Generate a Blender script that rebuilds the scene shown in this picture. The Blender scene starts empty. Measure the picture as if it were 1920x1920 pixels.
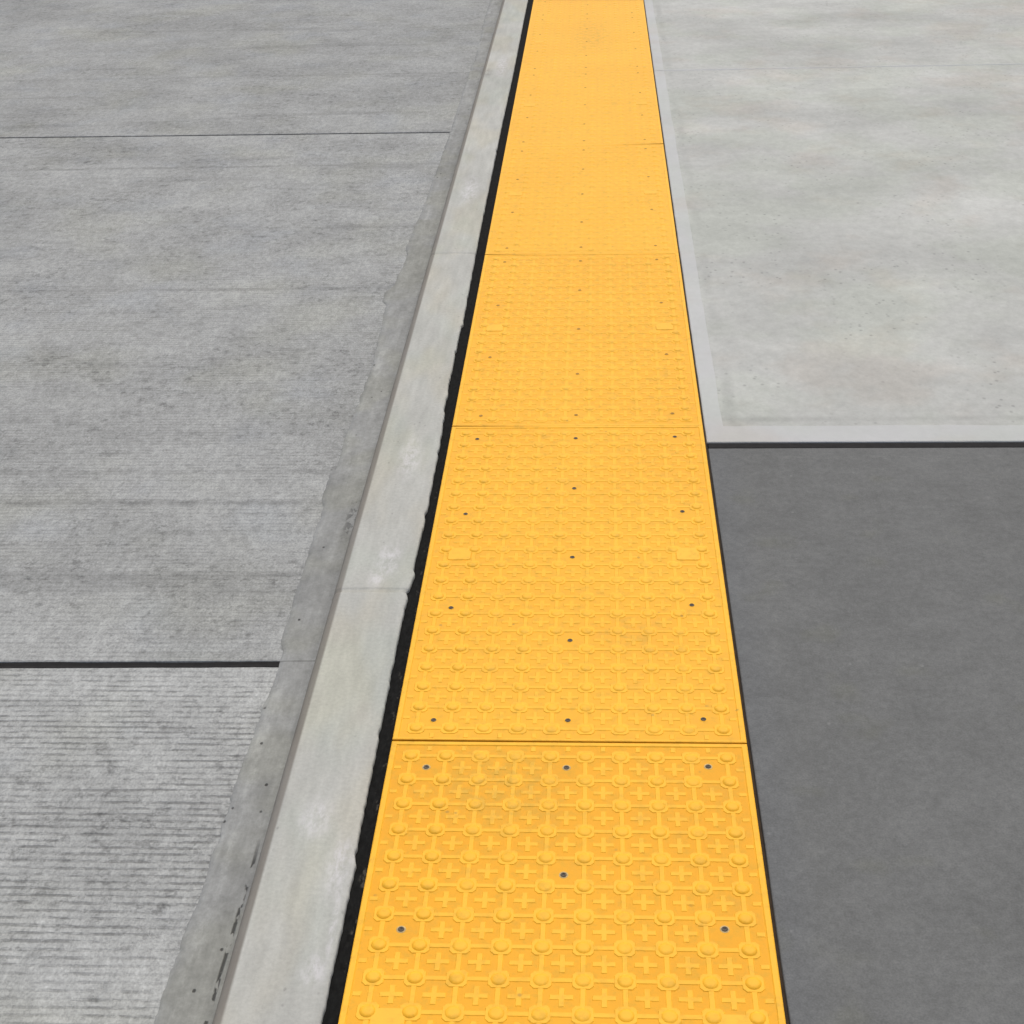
import bpy, bmesh, math, random
from mathutils import Vector, Matrix, noise as mnoise

random.seed(7)
scene = bpy.context.scene
COL = scene.collection
R = math.radians

# ------------------------------------------------------------------ camera
cam_d = bpy.data.cameras.new('camera')
cam = bpy.data.objects.new('camera', cam_d)
COL.objects.link(cam)
scene.camera = cam
pit, yaw, rol = R(29.7275), R(-3.8422), R(-1.957)
fw = Vector((math.sin(yaw) * math.cos(pit), math.cos(yaw) * math.cos(pit), -math.sin(pit)))
rt = Vector((math.cos(yaw), -math.sin(yaw), 0))
up = rt.cross(fw)
rt2 = rt * math.cos(rol) + up * math.sin(rol)
up2 = -rt * math.sin(rol) + up * math.cos(rol)
m = Matrix((rt2, up2, -fw)).transposed().to_4x4()
m.translation = Vector((0.35569, -1.998, 1.6006))
cam.matrix_world = m
cam_d.sensor_width = 36
cam_d.lens = 36 * 2757.6 / 1920
cam_d.clip_start = 0.05
cam_d.clip_end = 2000

# ------------------------------------------------------------------ sky, sun, exposure
SUN_EL, SUN_AZ = R(66), R(10)          # azimuth clockwise from +Y
world = bpy.data.worlds.new('World')
scene.world = world
world.use_nodes = True
wn = world.node_tree
wn.nodes.clear()
sky = wn.nodes.new('ShaderNodeTexSky')
sky.sky_type = 'NISHITA'
sky.sun_disc = False
sky.sun_elevation = SUN_EL
sky.sun_rotation = SUN_AZ
sky.air_density = 1.0
sky.dust_density = 6.0
sky.ozone_density = 0.6
bgn = wn.nodes.new('ShaderNodeBackground')
bgn.inputs[1].default_value = 0.12
out = wn.nodes.new('ShaderNodeOutputWorld')
wn.links.new(sky.outputs[0], bgn.inputs[0])
wn.links.new(bgn.outputs[0], out.inputs[0])

sd = bpy.data.lights.new('sun', 'SUN')
sd.energy = 1.45
sd.angle = R(60)
sd.color = (1.0, 0.95, 0.88)
sun = bpy.data.objects.new('sun', sd)
COL.objects.link(sun)
sdir = Vector((math.sin(SUN_AZ) * math.cos(SUN_EL), math.cos(SUN_AZ) * math.cos(SUN_EL), math.sin(SUN_EL)))
sun.rotation_euler = sdir.to_track_quat('Z', 'Y').to_euler()
sun.location = sdir * 30

scene.view_settings.view_transform = 'Standard'
scene.view_settings.look = 'None'
scene.view_settings.gamma = 1
scene.view_settings.exposure = 0.0
scene.render.film_transparent = False

# ------------------------------------------------------------------ node helper
class S:
    """one material, world-space coordinates"""
    def __init__(s, name, rough=0.85, spec=0.25):
        s.m = bpy.data.materials.new(name)
        s.m.use_nodes = True
        s.t = s.m.node_tree
        s.n = s.t.nodes
        s.b = s.n['Principled BSDF']
        s.b.inputs['Roughness'].default_value = rough
        s.b.inputs['Specular IOR Level'].default_value = spec
        g = s.n.new('ShaderNodeNewGeometry')
        s.P = g.outputs['Position']
        sp = s.n.new('ShaderNodeSeparateXYZ')
        s.t.links.new(s.P, sp.inputs[0])
        s.x, s.y, s.z = sp.outputs

    def put(s, sock, v):
        if isinstance(v, bpy.types.NodeSocket):
            s.t.links.new(v, sock)
        else:
            sock.default_value = v

    def math(s, op, a, b=0.0, c=None, clamp=False):
        n = s.n.new('ShaderNodeMath')
        n.operation = op
        n.use_clamp = clamp
        s.put(n.inputs[0], a)
        s.put(n.inputs[1], b)
        if c is not None:
            s.put(n.inputs[2], c)
        return n.outputs[0]

    def add(s, a, b): return s.math('ADD', a, b)
    def sub(s, a, b): return s.math('SUBTRACT', a, b)
    def mul(s, a, b): return s.math('MULTIPLY', a, b)
    def pw(s, a, b): return s.math('POWER', a, b)

    def vec(s, sx=1, sy=1, sz=1, off=(0, 0, 0), P=None):
        n = s.n.new('ShaderNodeMapping')
        n.inputs['Scale'].default_value = (sx, sy, sz)
        n.inputs['Location'].default_value = off
        s.t.links.new(P or s.P, n.inputs[0])
        return n.outputs[0]

    def noise(s, scale, detail=3, rough=0.55, v=None, dist=0.0):
        n = s.n.new('ShaderNodeTexNoise')
        n.inputs['Scale'].default_value = scale
        n.inputs['Detail'].default_value = detail
        n.inputs['Roughness'].default_value = rough
        n.inputs['Distortion'].default_value = dist
        s.t.links.new(v or s.P, n.inputs['Vector'])
        return n.outputs[0]

    def vor(s, scale, v=None, rand=1.0, col=False):
        n = s.n.new('ShaderNodeTexVoronoi')
        n.inputs['Scale'].default_value = scale
        n.inputs['Randomness'].default_value = rand
        s.t.links.new(v or s.P, n.inputs['Vector'])
        return n.outputs[1] if col else n.outputs[0]

    def step(s, v, a, b, lo=0.0, hi=1.0):
        n = s.n.new('ShaderNodeMapRange')
        n.interpolation_type = 'SMOOTHSTEP'
        s.put(n.inputs[0], v)
        n.inputs[1].default_value = a
        n.inputs[2].default_value = b
        n.inputs[3].default_value = lo
        n.inputs[4].default_value = hi
        return n.outputs[0]

    def lin(s, v, a, b, lo, hi):
        n = s.n.new('ShaderNodeMapRange')
        s.put(n.inputs[0], v)
        n.inputs[1].default_value = a
        n.inputs[2].default_value = b
        n.inputs[3].default_value = lo
        n.inputs[4].default_value = hi
        return n.outputs[0]

    def mix(s, f, a, b, mode='MIX'):
        n = s.n.new('ShaderNodeMix')
        n.data_type = 'RGBA'
        n.blend_type = mode
        n.clamp_factor = True
        s.put(n.inputs[0], f)
        for sock, v in ((n.inputs[6], a), (n.inputs[7], b)):
            if isinstance(v, tuple):
                v = (*v, 1.0)
            s.put(sock, v)
        return n.outputs[2]

    def grey(s, v):
        n = s.n.new('ShaderNodeCombineXYZ')
        for i, k in enumerate((0.95, 1.0, 0.985)):      # concrete leans a little green
            s.put(n.inputs[i], s.mul(v, k))
        return n.outputs[0]

    def spot(s, x, y, rx, ry):
        """soft elliptical mask round a world position"""
        dx = s.math('DIVIDE', s.sub(s.x, x), rx)
        dy = s.math('DIVIDE', s.sub(s.y, y), ry)
        d = s.math('SQRT', s.add(s.mul(dx, dx), s.mul(dy, dy)))
        return s.step(d, 0.15, 1.0, 1.0, 0.0)

    def band(s, v, c, w, soft):
        d = s.math('ABSOLUTE', s.sub(v, c))
        return s.step(d, w, w + soft, 1.0, 0.0)

    def bump(s, h, strength, dist):
        n = s.n.new('ShaderNodeBump')
        n.inputs['Strength'].default_value = strength
        n.inputs['Distance'].default_value = dist
        s.t.links.new(h, n.inputs['Height'])
        s.t.links.new(n.outputs[0], s.b.inputs['Normal'])

    def colour(s, c):
        s.put(s.b.inputs['Base Color'], c)


# ------------------------------------------------------------------ materials
SPOTS = ((-0.86, 0.9, 0.006, 0.035), (-0.642, 0.565, 0.004, 0.04), (-0.679, 0.025, 0.02, 0.05), (-1.904, 3.802, 0.05, 0.05), (-1.702, 3.867, 0.12, 0.05), (-1.479, 3.367, 0.1, 0.04), (-1.816, 3.414, 0.05, 0.04), (-1.174, 3.259, 0.03, 0.04), (-1.205, 1.848, 0.1, 0.06), (-0.604, 2.425, 0.06, 0.03), (-0.77, 1.027, 0.05, 0.02), (-0.64, 1.026, 0.06, 0.02), (-1.545, 3.212, 0.08, 0.06), (-1.601, 2.836, 0.1, 0.05), (-0.831, 1.558, 0.1, 0.03), (-0.881, 1.277, 0.08, 0.03), (-0.523, -0.087, 0.03, 0.02), (-0.524, -0.23, 0.03, 0.02), (-0.336, -0.298, 0.02, 0.02), (-0.217, -0.331, 0.012, 0.02))

def road_mat(name, groove, seed, base=0.335):
    s = S(name, 0.88, 0.2)
    o = (seed, seed * 2.3, 0)
    big = s.noise(1.5, 3, 0.6, s.vec(0.8, 0.8, 1, o))
    mid = s.noise(9, 5, 0.7, s.vec(1, 0.6, 1, o))
    fine = s.noise(60, 4, 0.75, s.vec(1, 0.5, 1, o))
    grit = s.noise(260, 2, 0.7, s.vec(0.8, 0.6, 1, o))
    v = s.lin(big, 0.3, 0.7, base * 0.93, base * 1.07)
    v = s.mul(v, s.lin(mid, 0.3, 0.7, 0.89, 1.11))
    v = s.mul(v, s.lin(fine, 0.3, 0.7, 0.80, 1.18))
    v = s.mul(v, s.lin(grit, 0.3, 0.7, 0.80, 1.20))
    ps = s.vor(75, s.vec(0.85, 0.85, 1, o))
    pq = s.step(s.noise(6, 3, 0.6, s.vec(1, 1, 1, (2, seed, 5))), 0.46, 0.62)
    v = s.mul(v, s.sub(1.0, s.mul(s.mul(s.step(ps, 0.12, 0.30, 1.0, 0.0), pq), 0.24)))
    # dark grime flecks gathered in patches, drawn out across the lane
    fk = s.noise(42, 5, 0.8, s.vec(0.8, 0.85, 1, (o[1], 3, 0)))
    pm = s.noise(2.6, 3, 0.6, s.vec(0.7, 1.0, 1, (o[0], 8, 0)))
    v = s.mul(v, s.sub(1.0, s.mul(s.mul(s.step(fk, 0.52, 0.64), s.step(pm, 0.40, 0.60, 0.3, 1.0)), 0.33)))
    v = s.mul(v, s.step(pm, 0.35, 0.68, 1.085, 0.93))
    sk = s.noise(1.0, 3, 0.6, s.vec(5, 34, 1, (o[0], 2, 2)))
    v = s.mul(v, s.sub(1.0, s.mul(s.mul(s.step(sk, 0.56, 0.68), s.step(pm, 0.42, 0.60)), 0.11)))
    lt = s.noise(40, 4, 0.75, s.vec(0.6, 1.0, 1, (o[0], 1, 4)))
    v = s.mul(v, s.step(lt, 0.56, 0.74, 1.0, 1.13))
    drk = None
    for (x_, y_, rx, ry) in SPOTS:
        m_ = s.spot(x_, y_, rx, ry)
        drk = m_ if drk is None else s.math('MAXIMUM', drk, m_)
    v = s.mul(v, s.sub(1.0, s.mul(s.mul(s.step(drk, 0.0, 0.9), s.step(fk, 0.44, 0.58)), 0.24)))
    # tined grooves across the lane, broken where the paste closed over them
    wob = s.noise(3.0, 2, 0.5, s.vec(1, 6, 1, o))
    wob2 = s.noise(28, 2, 0.5, s.vec(0.25, 1, 1, o))
    ph = s.add(s.mul(s.y, 2 * math.pi / 0.0162), s.add(s.mul(wob, 4.0), s.mul(wob2, 1.6)))
    w = s.math('SINE', ph)
    w = s.step(w, -0.25, 0.9)
    brk = s.noise(38, 3, 0.7, s.vec(0.55, 1.6, 1, (o[1], o[0], 0)))
    brk = s.step(brk, 0.40, 0.60)
    area = s.noise(5, 2, 0.5, s.vec(1, 1.6, 1, (o[1] + 4, 2, 0)))
    area = s.step(area, 0.30, 0.62, 0.35, 1.0)
    g = s.mul(s.mul(w, s.lin(brk, 0, 1, 0.22, 1.0)), area)
    v = s.mul(v, s.sub(1.0, s.mul(g, 0.40 * groove)))
    # long faint transverse drag marks
    drag = s.noise(1.0, 3, 0.7, s.vec(0.7, 7, 1, o))
    v = s.mul(v, s.step(drag, 0.55, 0.72, 1.0, 0.84))
    for yy, am in ((0.70, 0.10), (1.02, 0.20), (1.18, 0.10), (2.42, 0.16), (3.78, 0.15), (5.32, 0.10)):
        wig = s.add(s.y, s.mul(s.sub(mid, 0.5), 0.05))
        bd = s.mul(s.band(wig, yy, 0.004, 0.016), s.step(mid, 0.36, 0.62))
        v = s.mul(v, s.sub(1.0, s.mul(bd, am * 1.8)))
    # small pock marks
    pk = s.vor(30, s.vec(0.8, 0.8, 1, o))
    pk2 = s.step(s.noise(10, 2, 0.5, s.vec(1, 1, 1, (7, seed, 0))), 0.44, 0.60)
    pock = s.mul(s.mul(s.step(pk, 0.06, 0.30, 1.0, 0.0), s.step(fine, 0.40, 0.55)), pk2)
    v = s.mul(v, s.sub(1.0, s.mul(pock, 0.30)))
    c = s.grey(v)
    tint = s.noise(2.2, 2, 0.5, s.vec(1, 1, 1, (3, seed, 1)))
    c = s.mix(s.step(tint, 0.48, 0.70, 0.0, 0.55), c, (0.985, 0.98, 0.90), 'MULTIPLY')
    tint2 = s.noise(4.2, 2, 0.5, s.vec(1, 1, 1, (9, seed, 1)))
    c = s.mix(s.step(tint2, 0.52, 0.72, 0.0, 0.6), c, (0.97, 0.99, 1.03), 'MULTIPLY')
    s.colour(c)
    h = s.sub(s.mul(fine, 0.5), s.add(s.mul(g, 0.9 * groove), s.mul(pock, 0.9)))
    h = s.add(h, s.mul(grit, 0.35))
    s.bump(h, 0.6, 0.0022)
    return s.m


def gutter_mat():
    s = S('gutter_concrete', 0.85, 0.2)
    big = s.noise(3.5, 3, 0.6, s.vec(1, 0.8, 1))
    st = s.noise(60, 4, 0.65, s.vec(1, 0.09, 1))
    fine = s.noise(110, 3, 0.7)
    v = s.lin(big, 0.3, 0.7, 0.25, 0.31)
    mo = s.noise(26, 5, 0.75, s.vec(1, 0.5, 1))
    v = s.mul(v, s.lin(mo, 0.3, 0.7, 0.80, 1.18))
    v = s.mul(v, s.lin(st, 0.3, 0.7, 0.90, 1.09))
    v = s.mul(v, s.lin(fine, 0.3, 0.7, 0.90, 1.10))
    # smooth pale float mark just inside the ragged edge
    fl = s.mul(s.band(s.add(s.x, s.mul(s.sub(big, 0.5), 0.03)), -0.262, 0.004, 0.008),
               s.step(s.noise(2.2, 1, 0.5), 0.47, 0.6))
    v = s.mul(v, s.add(1.0, s.mul(s.mul(fl, s.step(mo, 0.35, 0.6)), 0.14)))
    # row of voids near the kerb face
    pv = s.noise(48, 2, 0.6, s.vec(1.5, 0.55, 1, (2, 5, 0)))
    near = s.step(s.y, -0.22, -0.12, 1.0, 0.0)
    ln = s.add(s.x, s.mul(s.sub(big, 0.5), 0.012))
    row = s.mul(s.band(ln, -0.2135, 0.0012, 0.003), s.mul(s.step(pv, 0.44, 0.50), near))
    rough = s.mul(s.spot(-0.215, 0.93, 0.022, 0.14), s.step(s.noise(90, 3, 0.6, s.vec(1, 0.5, 1)), 0.50, 0.60, 0.0, 0.6))
    vo = s.vor(26, s.vec(1.1, 0.8, 1, (1, 3, 0)))
    few = s.step(s.noise(7, 1, 0.5, s.vec(1, 1, 1, (4, 4, 4))), 0.47, 0.56)
    pits = s.mul(s.step(vo, 0.05, 0.11, 1.0, 0.0), few)
    hole = s.math('MAXIMUM', s.math('MAXIMUM', row, rough), pits)
    v = s.mul(v, s.sub(1.0, s.mul(hole, 0.74)))  # shade inside the voids and pits is painted into the colour
    dirt = s.mul(s.band(s.x, -0.196, 0.004, 0.016), s.step(st, 0.42, 0.62))
    v = s.mul(v, s.sub(1.0, s.mul(dirt, 0.26)))
    # the road joint carries on as a faint line
    jl = s.math('MAXIMUM', s.band(s.y, 0.369, 0.0014, 0.0022), s.band(s.y, 4.243, 0.002, 0.004))
    v = s.mul(v, s.sub(1.0, s.mul(jl, 0.30)))
    c = s.grey(v)
    tn = s.step(s.noise(5, 2, 0.5), 0.44, 0.6, 0.0, 0.8)
    c = s.mix(tn, c, (1.0, 0.995, 0.93), 'MULTIPLY')
    s.colour(c)
    h = s.sub(s.add(s.mul(st, 0.5), s.mul(fine, 0.3)), s.mul(hole, 1.6))
    s.bump(h, 0.5, 0.002)
    return s.m


def kerb_mat():
    s = S('kerb_concrete', 0.8, 0.2)
    big = s.noise(4, 3, 0.6, s.vec(1, 0.45, 1))
    st = s.noise(45, 4, 0.6, s.vec(1, 0.16, 1))
    fine = s.noise(130, 3, 0.75)
    v = s.lin(big, 0.3, 0.7, 0.395, 0.47)
    v = s.mul(v, s.lin(st, 0.3, 0.7, 0.90, 1.08))
    v = s.mul(v, s.lin(fine, 0.3, 0.7, 0.91, 1.08))
    kp = s.vor(60, s.vec(1, 0.6, 1))
    kq = s.step(s.noise(15, 2, 0.5), 0.52, 0.64)
    v = s.mul(v, s.sub(1.0, s.mul(s.mul(s.step(kp, 0.06, 0.2, 1.0, 0.0), kq), 0.22)))
    # pale lime bloom
    nb = s.noise(70, 5, 0.8, s.vec(1, 0.4, 1))
    bl = None
    for (x, y, rx, ry) in ((-0.095, 0.53, 0.030, 0.06), (-0.08, 0.60, 0.04, 0.10), (-0.085, 1.06, 0.040, 0.16), (-0.045, -0.31, 0.030, 0.10),
                           (-0.05, -0.52, 0.03, 0.05), (-0.035, -0.42, 0.008, 0.13), (-0.10, 3.1, 0.05, 0.25),
                           (-0.10, -0.2, 0.04, 0.07), (-0.09, 5.0, 0.04, 0.3)):
        m_ = s.spot(x, y, rx, ry)
        bl = m_ if bl is None else s.math('MAXIMUM', bl, m_)
    blo = s.mul(bl, s.step(nb, 0.36, 0.66))
    c = s.grey(v)
    tn = s.step(s.noise(7, 2, 0.5, s.vec(1, 0.35, 1)), 0.42, 0.62)
    c = s.mix(s.mul(tn, 0.75), c, (1.02, 0.98, 0.90), 'MULTIPLY')
    c = s.mix(s.step(s.noise(6, 2, 0.5, s.vec(1, 0.5, 1, (4, 4, 4))), 0.45, 0.65, 0.0, 0.7), c, (0.96, 1.0, 0.97), 'MULTIPLY')
    c = s.mix(0.9, c, (1.0, 0.98, 0.925), 'MULTIPLY')
    c = s.mix(s.mul(blo, 0.62), c, (0.62, 0.62, 0.64))
    # brownish shade of the rounded outer arris, painted into the colour
    ar = s.step(s.x, -0.1645, -0.159, 1.0, 0.0)
    ar = s.mul(ar, s.lin(st, 0.3, 0.7, 0.75, 1.0))
    c = s.mix(s.mul(ar, 0.88), c, (0.150, 0.138, 0.120))
    # grime on the far corner where wheels rub
    gr = s.mul(s.spot(-0.155, 4.86, 0.05, 0.14), s.step(nb, 0.38, 0.6))
    c = s.mix(s.mul(gr, 0.55), c, (0.2, 0.195, 0.18))
    s.colour(c)
    h = s.add(s.mul(st, 0.4), s.mul(fine, 0.35))
    s.bump(h, 0.4, 0.0018)
    return s.m


def pale_mat(name, margin=False):
    s = S(name, 0.82, 0.2)
    big = s.noise(1.7, 3, 0.6, s.vec(0.75, 1.0, 1, (3, 1, 0)))
    mid = s.noise(5.5, 5, 0.65, s.vec(0.8, 0.6, 1))
    fine = s.noise(38, 5, 0.8, s.vec(0.8, 0.6, 1))
    lo, hi = (0.455, 0.505) if margin else (0.38, 0.50)
    v = s.lin(big, 0.3, 0.7, lo, hi)
    v = s.mul(v, s.lin(mid, 0.3, 0.7, 0.97 if margin else 0.92, 1.03 if margin else 1.07))
    v = s.mul(v, s.lin(fine, 0.3, 0.7, 0.96 if margin else 0.88, 1.04 if margin else 1.10))
    if not margin:
        pk = s.vor(44, s.vec(0.9, 0.7, 1))
        ar = s.step(s.noise(3.5, 2, 0.5, s.vec(1, 1, 1, (5, 5, 0))), 0.42, 0.62)
        sp = s.mul(s.step(pk, 0.08, 0.26, 1.0, 0.0), ar)
        v = s.mul(v, s.sub(1.0, s.mul(sp, 0.26)))
        # dusty band left by the trowel near the slab margins
        e = s.mul(s.band(s.y, 1.255, 0.003, 0.018), s.step(mid, 0.40, 0.6))
        e2 = s.mul(s.band(s.x, 0.685, 0.003, 0.02), s.step(mid, 0.42, 0.62))
        v = s.mul(v, s.sub(1.0, s.mul(s.math('MAXIMUM', e, e2), 0.13)))
    c = s.grey(v)
    t1 = s.step(s.noise(3.2, 3, 0.6, s.vec(1, 1, 1, (1, 7, 2))), 0.48, 0.66, 0.0, 0.8)
    c = s.mix(t1, c, (1.0, 0.955, 0.925), 'MULTIPLY')
    t2 = s.step(s.noise(2.6, 3, 0.6, s.vec(1, 1, 1, (6, 2, 2))), 0.42, 0.62, 0.0, 0.8)
    c = s.mix(t2, c, (0.965, 0.99, 0.945), 'MULTIPLY')
    if margin:
        c = s.mix(0.6, c, (1.0, 0.985, 1.0), 'MULTIPLY')
    else:
        c = s.mix(0.8, c, (1.0, 0.99, 0.955), 'MULTIPLY')
    s.colour(c)
    s.bump(s.add(fine, s.mul(mid, 0.5)), 0.22, 0.002)
    return s.m


def dark_mat():
    s = S('dark_pavement', 0.8, 0.2)
    big = s.noise(3.2, 4, 0.6)
    mid = s.noise(17, 4, 0.65)
    fine = s.noise(75, 4, 0.7)
    v = s.lin(big, 0.3, 0.7, 0.130, 0.150)
    v = s.mul(v, s.lin(mid, 0.3, 0.7, 0.91, 1.09))
    v = s.mul(v, s.lin(fine, 0.3, 0.7, 0.88, 1.13))
    v = s.mul(v, s.lin(s.noise(300, 2, 0.7), 0.3, 0.7, 0.90, 1.10))
    fl = s.vor(30, s.vec(1.2, 1, 1))
    fm = s.step(s.noise(11, 2, 0.5, s.vec(1, 1, 1, (3, 3, 0))), 0.55, 0.66)
    fleck = s.mul(s.step(fl, 0.05, 0.16, 1.0, 0.0), fm)
    v = s.mul(v, s.add(1.0, s.mul(fleck, 0.32)))
    # scuffed pale line where the formwork stood
    sc = s.mul(s.band(s.y, 1.052, 0.003, 0.010), s.step(s.noise(26, 3, 0.6, s.vec(0.6, 2, 1)), 0.5, 0.68))
    v = s.mul(v, s.add(1.0, s.mul(sc, 0.25)))
    c = s.grey(v)
    ed = s.step(s.add(s.x, s.mul(s.sub(big, 0.5), 0.08)), 0.625, 0.70, 1.0, 0.0)
    c = s.mix(s.mul(ed, 0.28), c, (0.90, 0.93, 1.02), 'MULTIPLY')
    t = s.step(s.noise(8, 2, 0.5, s.vec(1, 1, 1, (8, 1, 1))), 0.58, 0.72, 0.0, 0.7)
    c = s.mix(t, c, (1.0, 1.0, 0.92), 'MULTIPLY')
    s.colour(c)
    s.bump(s.add(fine, s.mul(mid, 0.6)), 0.22, 0.002)
    return s.m


def yellow_mat(name, kind):
    s = S(name, 0.5, 0.30)
    big = s.noise(2.4, 3, 0.6)
    mid = s.noise(20, 4, 0.65)
    grit = s.noise(420, 2, 0.7)
    a, b = (0.905, 0.487, 0.026), (0.875, 0.456, 0.020)
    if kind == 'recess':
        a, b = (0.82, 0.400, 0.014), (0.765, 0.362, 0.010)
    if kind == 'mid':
        a, b = (0.86, 0.430, 0.016), (0.825, 0.400, 0.013)  # slightly lighter recess tone, softens the relief contrast
    if kind == 'worn':
        a, b = (0.885, 0.455, 0.022), (0.855, 0.43, 0.018)  # lightest recess tone, lowers the relief contrast on the far tiles
    if kind == 'cap':
        a, b = (0.90, 0.492, 0.034), (0.88, 0.47, 0.026)
    c = s.mix(s.step(big, 0.3, 0.7), a, b)
    # thin scuffs and shoe dirt
    m2 = s.noise(46, 4, 0.7)
    c = s.mix(s.step(m2, 0.46, 0.68, 0.0, 0.48), c, (0.60, 0.345, 0.022))
    d1 = s.step(mid, 0.52, 0.74, 0.0, 0.34)
    c = s.mix(s.mul(d1, s.step(big, 0.35, 0.65, 0.4, 1.0)), c, (0.60, 0.34, 0.04))
    st = s.spot(0.20, -0.12, 0.16, 0.15)
    st2 = s.spot(0.42, 0.33, 0.07, 0.09)
    st3 = s.spot(0.33, 5.6, 0.14, 0.5)
    stm = s.math('MAXIMUM', s.math('MAXIMUM', st, s.mul(st2, 0.8)), s.mul(st3, 0.7))
    stm = s.mul(stm, s.step(m2, 0.34, 0.60))
    c = s.mix(s.mul(stm, 0.40), c, (0.52, 0.32, 0.035))
    sv = s.vor(26)
    sm = s.step(s.noise(14, 1, 0.5, s.vec(1, 1, 1, (3, 9, 0))), 0.60, 0.66)
    c = s.mix(s.mul(s.mul(s.step(sv, 0.05, 0.12, 1.0, 0.0), sm), 0.55), c, (0.34, 0.20, 0.04))
    s.colour(c)
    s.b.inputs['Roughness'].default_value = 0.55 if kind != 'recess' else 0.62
    s.bump(s.add(grit, s.mul(mid, 0.5)), 0.30 if kind == 'recess' else 0.14, 0.0008)
    return s.m


def plain(name, col, rough, vary=0.25, scale=60, metal=0.0, spec=0.3):
    s = S(name, rough, spec)
    n = s.noise(scale, 4, 0.65)
    hi = tuple(min(1, c * (1 + vary)) for c in col)
    lo = tuple(c * (1 - vary) for c in col)
    s.colour(s.mix(s.step(n, 0.3, 0.7), lo, hi))
    s.b.inputs['Metallic'].default_value = metal
    s.bump(n, 0.3, 0.001)
    return s.m


def foam_mat():
    s = S('joint_foam', 0.95, 0.1)
    n = s.noise(120, 3, 0.7, s.vec(1, 0.5, 1))
    v = s.lin(n, 0.3, 0.7, 0.006, 0.014)
    c = s.grey(v)
    d = s.noise(70, 3, 0.7, s.vec(1, 0.45, 1, (2, 2, 0)))
    side = s.step(s.x, -0.017, -0.006)
    k = s.mul(s.mul(s.step(d, 0.57, 0.70), side), s.step(s.y, 0.6, 1.4, 0.7, 0.0))
    c = s.mix(s.mul(k, 0.7), c, (0.11, 0.105, 0.09))
    s.colour(c)
    s.bump(n, 0.5, 0.003)
    return s.m


M_ROAD = [road_mat('road_concrete_near', 1.0, 1.7, 0.375), road_mat('road_concrete_mid', 0.40, 6.1, 0.325), road_mat('road_concrete_far', 0.16, 12.4, 0.300)]
M_GUT = gutter_mat()
M_KERB = kerb_mat()
M_PALE = pale_mat('pale_pavement')
M_PALEM = pale_mat('pale_pavement_margin', True)
M_DARK = dark_mat()
M_YTOP = yellow_mat('yellow_raised', 'top')
M_YREC = yellow_mat('yellow_recess', 'recess')
M_YMID = yellow_mat('yellow_mid_recess', 'mid')
M_YFAR = yellow_mat('yellow_far_recess', 'worn')
M_YCAP = yellow_mat('yellow_cap', 'cap')
M_FOAM = foam_mat()
M_SEAL = plain('road_sealant', (0.012, 0.012, 0.012), 0.9)
M_BED = plain('setting_bed', (0.032, 0.022, 0.013), 0.95)
M_GROUND = plain('ground_gravel', (0.22, 0.21, 0.19), 0.95, 0.2, 8)
M_RING = plain('screw_ring', (0.55, 0.42, 0.19), 0.7, 0.15, 200)
M_SCREWFAR = plain('screw_far', (0.46, 0.255, 0.06), 0.8, 0.2, 300)  # paler, yellower heads so the screws fade on farther tiles
M_SCREW = plain('screw_steel', (0.10, 0.085, 0.065), 0.7, 0.3, 300)


# ------------------------------------------------------------------ object helpers
def tag(o, label, cat, group=None, kind=None):
    o['label'] = label
    o['category'] = cat
    if group:
        o['group'] = group
    if kind:
        o['kind'] = kind


def obj(name, bm, mats, parent=None, smooth=False):
    me = bpy.data.meshes.new(name)
    bm.normal_update()
    bm.to_mesh(me)
    bm.free()
    for mt in mats:
        me.materials.append(mt)
    if smooth:
        for p in me.polygons:
            p.use_smooth = True
    o = bpy.data.objects.new(name, me)
    COL.objects.link(o)
    if parent:
        o.parent = parent
    return o


def slab(bm, x0, x1, y0, y1, z, depth, r=0.004, edge=None, mat=0):
    """slab with a rounded arris; edge(side, t) may roughen the outline"""
    nx = 2
    def ring(inset, zz):
        pts = []
        a, b, c, d = x0 + inset, x1 - inset, y0 + inset, y1 - inset
        n = 60 if edge else 1
        def lerp(p, q, side):
            for i in range(n):
                t = i / n
                x, y = p[0] + (q[0] - p[0]) * t, p[1] + (q[1] - p[1]) * t
                if edge and i:
                    k = edge(x, y)
                    if side in (0, 2): y += k
                    else: x += k
                pts.append(bm.verts.new((x, y, zz)))
        lerp((a, c), (b, c), 0); lerp((b, c), (b, d), 1); lerp((b, d), (a, d), 2); lerp((a, d), (a, c), 3)
        return pts
    rings = [ring(0, z - depth), ring(0, z - r), ring(r * 0.3, z - r * 0.3), ring(r, z)]
    for a, b in zip(rings, rings[1:]):
        for i in range(len(a)):
            j = (i + 1) % len(a)
            f = bm.faces.new((a[i], a[j], b[j], b[i]))
            f.material_index = mat
    f = bm.faces.new(rings[-1])
    f.material_index = mat


# ------------------------------------------------------------------ the setting
ZR = -0.10          # road level below the kerb top

bm = bmesh.new()
bmesh.ops.create_grid(bm, x_segments=4, y_segments=4, size=600)
for v in bm.verts: v.co.z = -0.32
g = obj('ground', bm, [M_GROUND])
tag(g, 'bare grey ground under and beyond the paving', 'ground', kind='structure')

def rag(seed, amp, sc=14):
    return lambda x, y: amp * mnoise.noise(Vector((x * sc + seed, y * sc, seed))) + amp * 0.6 * mnoise.noise(Vector((x * sc * 4, y * sc * 4 + seed, seed)))

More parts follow.
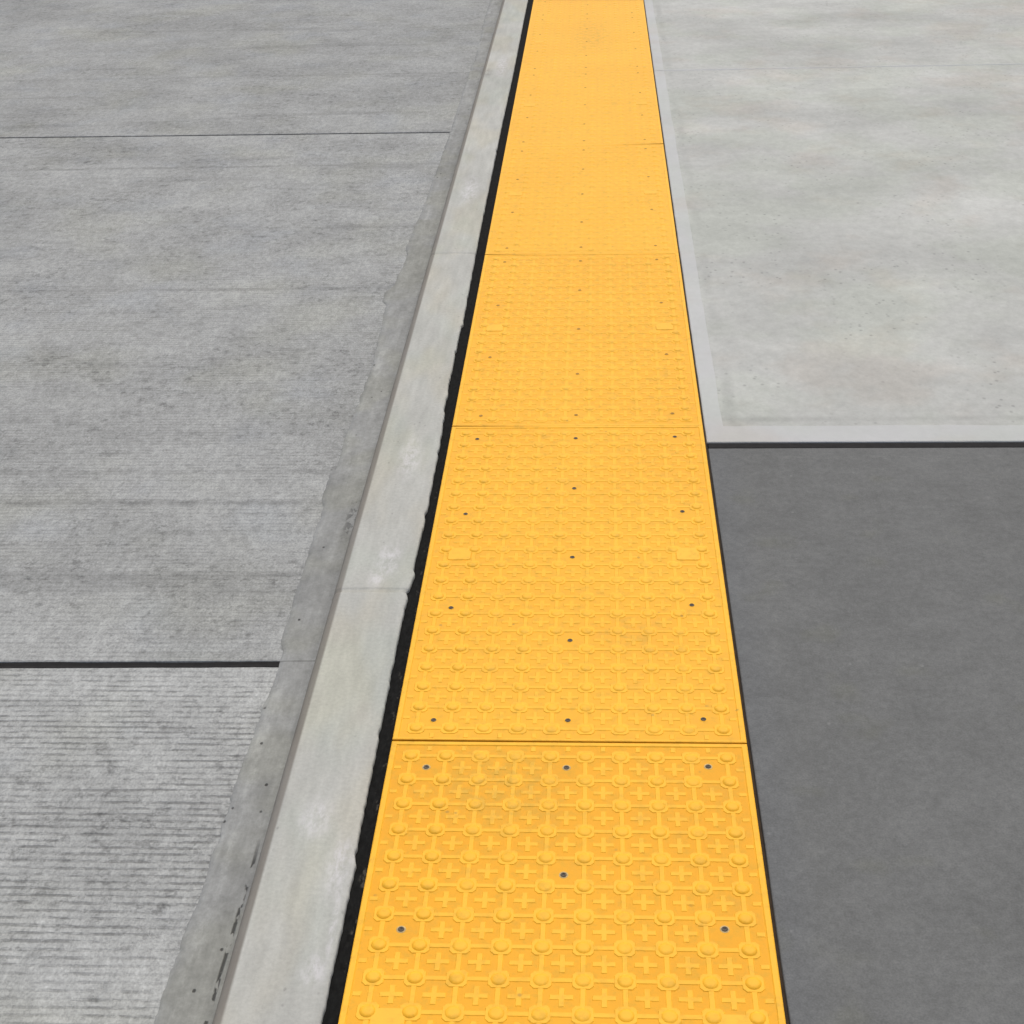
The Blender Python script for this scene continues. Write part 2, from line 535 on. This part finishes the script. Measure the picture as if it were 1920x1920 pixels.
# road slabs, joints at Y 0.365 and 4.25 (slightly skewed joints)
def road_slab(y0, y1, mat, label, near_skew=0.0, far_skew=0.0, xl=-12.0, xr=-0.15):
    bm = bmesh.new()
    n = 260
    rows = {}
    f = rag(y0 + 3, 0.0012, 9)
    xs = [xl, -6, -4] + [-4 + (i / n) * (xr + 4) for i in range(1, n + 1)]
    prof = [(-0.2, 0.0), (-0.005, 0.0), (-0.0015, 0.0015), (0.0, 0.005)]
    pts_near, pts_far = [], []
    for x in xs:
        e0 = y0 + (x + 0.27) * near_skew + f(x, y0)
        e1 = y1 + (x + 0.27) * far_skew + f(x, y1)
        a = [bm.verts.new((x, e0 + d, ZR + z)) for z, d in prof]
        b = [bm.verts.new((x, e1 - d, ZR + z)) for z, d in reversed(prof)]
        pts_near.append(a + b)
    for p, q in zip(pts_near, pts_near[1:]):
        for i in range(len(p) - 1):
            bm.faces.new((p[i], q[i], q[i + 1], p[i + 1]))
    o = obj('road', bm, [mat])
    tag(o, label, 'road', 'concrete road slabs left of the kerb', 'structure')
    return o

road_slab(-6.0, 0.3575, M_ROAD[0], 'grey concrete road slab nearest the camera with sharp tined grooves', far_skew=0.016)
road_slab(0.3765, 4.2375, M_ROAD[1], 'grey concrete road slab between the two dark road joints, grooves worn faint', near_skew=0.016, far_skew=-0.013)
road_slab(4.2500, 8.30, M_ROAD[2], 'grey concrete road slab beyond the farther thin road joint, stained olive', near_skew=-0.013)
road_slab(8.31, 40.0, M_ROAD[2], 'grey concrete road running on past the top of the picture')

# sealant in the two road joints
def sealant(yc, skew, w, z, label, xr=-0.2775):
    bm = bmesh.new()
    n = 120
    last = None
    for i in range(n + 1):
        x = -7 + (xr + 7) * i / n
        y = yc + (x + 0.27) * skew
        ww = w * (0.88 + 0.18 * mnoise.noise(Vector((x * 31, yc, 4))) + 0.2 * mnoise.noise(Vector((x * 8, yc, 0))))
        zz = ZR + z + 0.0012 * mnoise.noise(Vector((x * 13, 5, yc)))
        cur = [bm.verts.new((x, y - ww, ZR - 0.05)), bm.verts.new((x, y - ww, zz)), bm.verts.new((x, y, zz - 0.001)),
               bm.verts.new((x, y + ww, zz)), bm.verts.new((x, y + ww, ZR - 0.05))]
        if last:
            for k in range(4):
                bm.faces.new((last[k], cur[k], cur[k + 1], last[k + 1]))
        last = cur
    bm.faces.new(last)
    o = obj('joint_sealant', bm, [M_SEAL], smooth=False)
    tag(o, label, 'joint sealant', 'black seals across the concrete road')
    return o

sealant(0.367, 0.016, 0.0105, -0.002, 'thick black seal in the nearer road joint, above the sharply grooved slab')
sealant(4.244, -0.013, 0.0072, -0.003, 'thin black seal in the farther road joint near the top of the photo')

# trowelled gutter band with a ragged outer edge
bm = bmesh.new()
GE = [(-6.0, -0.29), (-0.70, -0.296), (-0.501, -0.292), (-0.349, -0.293), (-0.30, -0.285), (-0.1, -0.286), (0.045, -0.288), (0.286, -0.277),
      (0.402, -0.279), (0.45, -0.288), (0.876, -0.292), (1.00, -0.291), (1.03, -0.300), (1.16, -0.302), (1.19, -0.291), (1.392, -0.292), (1.8, -0.284), (2.193, -0.298), (2.26, -0.300),
      (2.30, -0.316), (2.38, -0.319), (2.44, -0.296), (2.72, -0.286), (2.78, -0.297), (3.0, -0.294), (3.162, -0.284), (4.224, -0.272), (5.3, -0.272), (5.6, -0.262), (6.643, -0.282), (9, -0.28), (40, -0.28)]
def interp(tab, t):
    for (a, va), (b, vb) in zip(tab, tab[1:]):
        if a <= t <= b:
            return va + (vb - va) * (t - a) / (b - a)
    return tab[-1][1]
ys = [-6 + i * 0.25 for i in range(20)] + [-1.0 + i * 0.008 for i in range(1250)] + [9 + i for i in range(32)]
last = None
for y in ys:
    e = interp(GE, y) + 0.0040 * mnoise.noise(Vector((y * 7, 1, 0))) + 0.0042 * mnoise.noise(Vector((y * 24, 3, 0))) + 0.0030 * mnoise.noise(Vector((y * 70, 3, 0)))
    cur = [bm.verts.new((e, y, ZR + 0.0008)), bm.verts.new((e + 0.003, y, ZR + 0.0030)), bm.verts.new((e + 0.012, y, ZR + 0.0042)),
           bm.verts.new((-0.22, y, ZR + 0.0045 + 0.001 * mnoise.noise(Vector((y * 7, 9, 0))))), bm.verts.new((-0.150, y, ZR + 0.006))]
    if last:
        for k in range(4):
            bm.faces.new((last[k], last[k + 1], cur[k + 1], cur[k]))
    last = cur
o = obj('gutter', bm, [M_GUT], smooth=True)
tag(o, 'smooth darker trowelled concrete gutter band with ragged outer edge along the kerb', 'gutter', kind='structure')

# kerb sections
KR = [(-6, -0.024), (-0.584, -0.024), (-0.382, -0.022), (-0.30, -0.0205), (-0.278, -0.025), (-0.044, -0.025), (0.306, -0.027), (0.43, -0.026), (0.455, -0.024), (0.478, -0.028),
      (0.490, -0.025), (0.52, -0.022), (0.545, -0.019), (0.56, -0.024), (0.577, -0.025), (0.799, -0.021), (1.134, -0.022), (1.30, -0.026), (1.33, -0.031), (1.42, -0.027), (1.45, -0.031), (1.569, -0.030), (1.86, -0.030), (1.88, -0.024), (1.901, -0.027), (2.2, -0.029), (2.685, -0.032),
      (3.966, -0.033), (4.828, -0.030), (6.113, -0.033), (40, -0.033)]
def kerb(y0, y1, label, step=0.006, rg=1.0):
    bm = bmesh.new()
    n = max(2, int((y1 - y0) / step))
    last = None
    first = None
    for i in range(n + 1):
        y = y0 + (y1 - y0) * i / n
        d = min(y - y0, y1 - y)
        drop = 0.0050 * max(0, 1 - d / 0.006) ** 2           # rounded ends
        jag = rg * (0.0016 * mnoise.noise(Vector((y * 22, 0, 3))) + 0.0014 * mnoise.noise(Vector((y * 75, 0, 8))))
        ch = max(0.0, mnoise.noise(Vector((y * 17, 4, 8))) - 0.35) * 0.012 * rg
        xr = interp(KR, y) + jag - ch
        endr = 0.004 * max(0, 1 - d / 0.010) ** 2
        xr -= endr
        xl = -0.163 + 0.0008 * mnoise.noise(Vector((y * 5, 2, 2)))
        zt = 0.0006 * mnoise.noise(Vector((y * 6, 2, 9))) - drop
        pf = [(-0.190, ZR - 0.15), (-0.190, ZR + 0.002), (xl - 0.0200, ZR + 0.03), (xl - 0.0168, -0.020 + zt), (xl - 0.0145, -0.010 + zt), (xl - 0.0095, -0.0040 + zt), (xl - 0.003, -0.0010 + zt),
              (xl + 0.004, zt), (-0.10, 0.0008 + zt), (xr - 0.010, zt), (xr - 0.003, -0.0006 + zt), (xr - 0.0005, -0.0025 + zt), (xr, -0.006 + zt),
              (xr - 0.001 + jag * 0.5, -0.03), (xr - 0.001, -0.22)]
        cur = [bm.verts.new((x, y, z)) for x, z in pf]
        if last:
            for k in range(len(pf) - 1):
                bm.faces.new((last[k], last[k + 1], cur[k + 1], cur[k]))
        else:
            first = cur
        last = cur
    bm.faces.new(first)
    bm.faces.new(list(reversed(last)))
    o = obj('kerb_section', bm, [M_KERB], smooth=True)
    me = o.data
    for p in me.polygons:
        if len(p.vertices) > 4: p.use_smooth = False
    tag(o, label, 'kerb', 'pale concrete kerb sections beside the road')
    return o

kerb(-1.8, 0.4800, 'pale concrete kerb section nearest the camera, below the kerb joint')
kerb(0.4820, 2.4495, 'pale concrete kerb section above the clear kerb joint, with white bloom')
kerb(2.4510, 7.4, 'pale concrete kerb section farthest away, above the faint upper kerb joint, with a grimy spot', 0.008)

# black foam strip between kerb and tiles
bm = bmesh.new()
last = None
for i in range(1400):
    y = -1.8 + i * 0.0066
    z = -0.010 + 0.0015 * mnoise.noise(Vector((y * 12, 3, 3)))
    cur = [bm.verts.new((-0.060, y, -0.2)), bm.verts.new((-0.060, y, z)), bm.verts.new((-0.018, y, z + 0.001 * mnoise.noise(Vector((y * 40, 3, 3))))),
           bm.verts.new((-0.004, y, z + 0.002)), bm.verts.new((0.010, y, z - 0.001)), bm.verts.new((0.010, y, -0.2))]
    if last:
        for k in range(5):
            bm.faces.new((last[k], last[k + 1], cur[k + 1], cur[k]))
    last = cur
o = obj('expansion_joint', bm, [M_FOAM], smooth=True)
tag(o, 'long black foam joint strip running between the kerb and the yellow tiles', 'joint strip')

# setting bed under the yellow tiles
bm = bmesh.new()
slab(bm, 0.0105, 0.6150, -1.8, 8.6, -0.0032, 0.2, 0.001)
o = obj('setting_bed', bm, [M_BED])
tag(o, 'dark mortar bed showing in the gaps round the yellow tiles', 'mortar bed', kind='structure')

# dark slab and pale slabs on the right
bm = bmesh.new()
slab(bm, 0.6156, 9.0, -4.0, 1.1010, 0.0, 0.2, 0.003, rag(5, 0.0008, 6))
o = obj('pavement', bm, [M_DARK])
tag(o, 'charcoal grey smooth pavement slab right of the yellow tiles', 'pavement', kind='structure')

bm = bmesh.new()
slab(bm, 0.6350, 9.0, 1.1030, 1.1300, -0.0015, 0.19, 0.002, rag(2, 0.0004, 6))
o = obj('expansion_joint', bm, [M_SEAL])
tag(o, 'short black joint strip between the charcoal slab and the pale slab', 'joint strip')
# its end stops against the tile bed
for v in o.data.vertices:
    if v.co.x < 0.70: v.co.x -= 0.018

def pale_slab(y0, y1, label, mb, mt):
    x0, x1 = 0.6142, 9.0
    ml = 0.045
    bm = bmesh.new()
    f = rag(y0 + 9, 0.0008, 5)
    # smooth trowelled frame, then the brushed field a hair lower
    def wob(x, y): return 0.0030 * mnoise.noise(Vector((x * 4, y * 4, y0))) + 0.0018 * mnoise.noise(Vector((x * 18, y * 18, y0)))
    N = 80
    def loop(a, b, c, d, z, w=False, dx=0):
        pts = []
        for (p, q, ax) in (((a, c), (b, c), 1), ((b, c), (b, d), 0), ((b, d), (a, d), 1), ((a, d), (a, c), 0)):
            for i in range(N):
                # denser near the strip
                t = i / N
                if p[0] < q[0]: t = t ** 2.2
                elif p[0] > q[0]: t = 1 - (1 - t) ** 2.2
                x, y = p[0] + (q[0] - p[0]) * t, p[1] + (q[1] - p[1]) * t
                k = (wob(x, y) if w else 0.25 * wob(x * 3, y * 3)) if i else 0
                if ax: y += k
                else: x += k
                pts.append(bm.verts.new((x, y, z)))
        return pts
    L0 = loop(x0, x1, y0, y1, -0.2)
    L1 = loop(x0, x1, y0, y1, -0.004)
    L2 = loop(x0 + 0.0012, x1 - 0.0012, y0 + 0.0012, y1 - 0.0012, -0.0012)
    L3 = loop(x0 + 0.004, x1 - 0.004, y0 + 0.004, y1 - 0.004, 0.0)
    L4 = loop(x0 + ml, x1 - ml, y0 + mb, y1 - mt, 0.0, True)
    L5 = loop(x0 + ml + 0.003, x1 - ml - 0.003, y0 + mb + 0.004, y1 - mt - 0.004, -0.0010, True)
    for q, (a, b) in enumerate(((L0, L1), (L1, L2), (L2, L3), (L3, L4), (L4, L5))):
        for i in range(len(a)):
            j = (i + 1) % len(a)
            fc = bm.faces.new((a[i], a[j], b[j], b[i]))
            fc.material_index = 1 if q < 4 else 0
    bm.faces.new(L5)
    o = obj('pavement', bm, [M_PALE, M_PALEM])
    tag(o, label, 'pavement', kind='structure')
    return o

pale_slab(1.1315, 4.855, 'pale grey concrete pavement slab with lighter trowelled margins, above the charcoal slab', 0.085, 0.012)
pale_slab(4.8575, 8.60, 'pale grey concrete pavement slab beyond the hairline joint at the top right', 0.012, 0.05)
bm = bmesh.new()
slab(bm, -0.030, 9.0, 8.605, 40.0, 0.0, 0.2, 0.003)
o = obj('pavement', bm, [M_PALE])
tag(o, 'pale concrete pavement running on past the top of the picture', 'pavement', kind='structure')

# ------------------------------------------------------------------ yellow tactile tiles
W, LEN = 0.6096, 1.2192
NX, NY = 10, 20
PX, PY = 0.0594, 0.0602
X0, Y0 = (W - PX * (NX - 1)) / 2, (LEN - PY * (NY - 1)) / 2
SX = (0.0665, 0.303, 0.540)
SCREWS = [(SX[0], y) for y in (0.060, 0.418, 0.790, 1.152)] + [(SX[2], y) for y in (0.068, 0.430, 0.800, 1.160)] + \
         [(SX[1], y) for y in (0.062, 0.307, 0.609, 0.905, 1.154)]
CAPS = [(X0 + PX / 2, 0.6215), (X0 + PX * 8.5, 0.6215)]

def near_any(x, y, pts, r):
    return any(abs(x - a) < r and abs(y - b) < r for a, b in pts)

def prism(bm, pts, z0, z1, inset, mat):
    """low raised shape with sloping sides; inset measured towards the outline's own inside"""
    n = len(pts)
    a = [bm.verts.new((p[0], p[1], z0)) for p in pts]
    top = []
    for i in range(n):
        p0, p1, p2 = Vector(pts[i - 1]), Vector(pts[i]), Vector(pts[(i + 1) % n])
        e1, e2 = (p1 - p0).normalized(), (p2 - p1).normalized()
        n1, n2 = Vector((-e1.y, e1.x)), Vector((-e2.y, e2.x))
        b = (n1 + n2)
        b = b / max(0.3, b.dot(n1)) if b.length > 1e-6 else n1
        q = p1 + b * inset
        top.append(bm.verts.new((q.x, q.y, z1)))
    for i in range(n):
        j = (i + 1) % n
        f = bm.faces.new((a[i], a[j], top[j], top[i]))
        f.material_index = mat
    f = bm.faces.new(top)
    f.material_index = mat

def tile_mesh(seed, gl, gr, gf):
    """one tile; the near end is trimmed by gl / gr (left / right), the far end by gf"""
    rnd = random.Random(seed)
    bm = bmesh.new()
    # plate: rim raised, recess field lower
    rim = 0.010
    mid = W * (0.62 if gr > gl else 0.40)
    def loop(i, j, z):
        return [bm.verts.new((x, y, z)) for x, y in ((i, j), (mid, j), (W - i, j), (W - i, LEN - j), (i, LEN - j))]
    def loopz(i, z): return loop(i, i, z)
    Ls = [loopz(0.0, -0.0065), loopz(0.0, 0.0004), loopz(0.0016, 0.0014), loopz(rim - 0.001, 0.0016), loopz(rim + 0.0005, 0.0), ]
    for q, (a, b) in enumerate(zip(Ls, Ls[1:])):
        for i in range(5):
            j = (i + 1) % 5
            f = bm.faces.new((a[i], a[j], b[j], b[i]))
            f.material_index = 0
    f = bm.faces.new(Ls[-1])
    f.material_index = 1
    H1, H2, H3 = 0.00120, 0.0009, 0.0008
    zb = -0.0002
    hw = 0.0044
    for i in range(NX):
        for j in range(NY):
            cx, cy = X0 + i * PX, Y0 + j * PY
            a, c = 0.0160, 0.0100
            prism(bm, [(cx - a, cy - c), (cx - c, cy - a), (cx + c, cy - a), (cx + a, cy - c),
                       (cx + a, cy + c), (cx + c, cy + a), (cx - c, cy + a), (cx - a, cy + c)], zb, H1, 0.0012, 0)
            # truncated dome, worn flatter towards the middle of the walking line
            wear = 1.0 if i in (0, 1, NX - 1) else rnd.uniform(0.62, 0.86)
            h = 0.0036 * wear
            prof = [(0.0116, 0.0), (0.0108, 0.28 * h), (0.0095, 0.60 * h), (0.0078, 0.84 * h), (0.0056, 0.965 * h), (0.0030, h)]
            S_ = 20
            last = None
            for r, z in prof:
                cur = [bm.verts.new((cx + r * math.cos(2 * math.pi * k / S_), cy + r * math.sin(2 * math.pi * k / S_), H1 - 0.0001 + z)) for k in range(S_)]
                if last:
                    for k in range(S_):
                        f = bm.faces.new((last[k], last[(k + 1) % S_], cur[(k + 1) % S_], cur[k]))
                        f.smooth = True
                last = cur
            f = bm.faces.new(last)
            f.smooth = True
            # connecting bars
            if i < NX - 1:
                x1, x2 = cx + a - 0.002, cx + PX - a + 0.002
                prism(bm, [(x1, cy - hw), (x2, cy - hw), (x2, cy + hw), (x1, cy + hw)], zb, H2, 0.0010, 0)
            if j < NY - 1:
                y1, y2 = cy + a - 0.002, cy + PY - a + 0.002
                prism(bm, [(cx - hw, y1), (cx + hw, y1), (cx + hw, y2), (cx - hw, y2)], zb, H2, 0.0010, 0)
    # crosses between the domes
    for i in range(-1, NX):
        for j in range(-1, NY):
            cx, cy = X0 + (i + 0.5) * PX, Y0 + (j + 0.5) * PY
            edge_x, edge_y = i in (-1, NX - 1), j in (-1, NY - 1)
            if edge_x and edge_y:
                continue
            if near_any(cx, cy, CAPS, 0.03) or near_any(cx, cy, SCREWS, 0.033):
                continue
            l = 0.0170
            h_ = 0.0046
            if edge_x:
                xa, xb = (rim + 0.001, cx + l) if i == -1 else (cx - l, W - rim - 0.001)
                prism(bm, [(xa, cy - h_), (xb, cy - h_), (xb, cy + h_), (xa, cy + h_)], zb, H3, 0.0010, 0)
                continue
            if edge_y:
                ya, yb = (rim + 0.001, cy + l) if j == -1 else (cy - l, LEN - rim - 0.001)
                prism(bm, [(cx - h_, ya), (cx + h_, ya), (cx + h_, yb), (cx - h_, yb)], zb, H3, 0.0010, 0)
                continue
            prism(bm, [(cx - l, cy - h_), (cx - h_, cy - h_), (cx - h_, cy - l), (cx + h_, cy - l), (cx + h_, cy - h_), (cx + l, cy - h_),
                       (cx + l, cy + h_), (cx + h_, cy + h_), (cx + h_, cy + l), (cx - h_, cy + l), (cx - h_, cy + h_), (cx - l, cy + h_)], zb, H3, 0.0010, 0)
    for v in bm.verts:
        if v.co.y < 0.003:
            x = v.co.x
            gm = (gl + gr) / 2 if min(gl, gr) > 0.002 else min(gl, gr)
            v.co.y += gl + (gm - gl) * x / mid if x <= mid else gm + (gr - gm) * (x - mid) / (W - mid)
        elif v.co.y > LEN - 0.003:
            v.co.y -= gf
    return bm

def lathe(bm, prof, seg, mats):
    last = None
    for n, (r, z) in enumerate(prof):
        if r == 0:
            c = bm.verts.new((0, 0, z))
            for k in range(seg):
                f = bm.faces.new((last[k], last[(k + 1) % seg], c)); f.material_index = mats[n - 1]; f.smooth = True
            return
        cur = [bm.verts.new((r * math.cos(2 * math.pi * k / seg), r * math.sin(2 * math.pi * k / seg), z)) for k in range(seg)]
        if last:
            for k in range(seg):
                f = bm.faces.new((last[k], last[(k + 1) % seg], cur[(k + 1) % seg], cur[k])); f.material_index = mats[n - 1]; f.smooth = True
        last = cur

def new_mesh(name, bm, mats):
    me = bpy.data.meshes.new(name)
    bm.normal_update(); bm.to_mesh(me); bm.free()
    for mt in mats: me.materials.append(mt)
    return me

bm = bmesh.new()
lathe(bm, [(0.0072, 0.0001), (0.0066, 0.0007), (0.0050, 0.0003), (0.0046, 0.0012), (0.0024, 0.0018), (0.0018, 0.0004), (0, 0.0003)], 18, [0, 0, 1, 1, 1, 1])
screw_me = new_mesh('screw', bm, [M_RING, M_SCREW])
screw_me1 = screw_me.copy()
screw_me1.materials[0] = M_YTOP
screw_me2 = screw_me.copy()
screw_me2.materials[0] = M_YTOP
screw_me2.materials[1] = M_SCREWFAR
bm = bmesh.new()
a, c = 0.0245, 0.020
prism(bm, [(-a, -c), (-c, -a), (c, -a), (a, -c), (a, c), (c, a), (-c, a), (-a, c)], -0.0002, 0.0013, 0.0012, 0)
cap_me = new_mesh('anchor_cap', bm, [M_YCAP])

# n: (near gap left, near gap right, label)
TILES = {
    -1: (0.001, 0.001, 'yellow tactile tile nearest the camera, its domes and crosses sharpest'),
    0: (0.0052, 0.0036, 'whole yellow tactile tile beside the charcoal slab, just above the full dark seam'),
    1: (0.0050, 0.0001, 'yellow tactile tile beside the pale slab corner, near seam dark only on its left half'),
    2: (0.0062, 0.0001, 'yellow tactile tile in the upper middle, short dark seam at its near left corner'),
    3: (0.0001, 0.0085, 'yellow tactile tile with a short dark seam at its near right corner'),
    4: (0.0002, 0.0004, 'second farthest yellow tactile tile, level with the hairline joint in the pale slab'),
    5: (0.0003, 0.0003, 'farthest yellow tactile tile, cut off by the top of the picture'),
}
for n, (gl, gr, label) in TILES.items():
    root = bpy.data.objects.new('tactile_paving_tile', None)
    COL.objects.link(root)
    ky = 1.018 if n == -1 else 1.0        # the nearest tile is cut a touch long
    root.location = (0, (n + 1) * LEN - LEN * ky, 0)
    root.scale = (1, ky, 1)
    root.empty_display_size = 0.1
    tag(root, label, 'tactile tile', 'yellow tactile paving tiles in a row along the kerb')
    plate = obj('plate', tile_mesh(40 + n, gl, gr, 0.0001), [M_YTOP, M_YREC if n < 0 else M_YMID if n < 2 else M_YFAR], root)
    plate.scale.z = (0.86, 0.84, 0.76, 0.6, 0.5, 0.5, 0.5)[n + 1]     # relief set flatter towards the far tiles
    for (x, y) in SCREWS:
        s_ = bpy.data.objects.new('screw', screw_me if n < 0 else screw_me1 if n == 0 else screw_me2)
        COL.objects.link(s_)
        s_.parent = root
        s_.location = (x, y, 0)
    for (x, y) in CAPS:
        s_ = bpy.data.objects.new('anchor_cap', cap_me)
        COL.objects.link(s_)
        s_.parent = root
        s_.location = (x, y, 0)
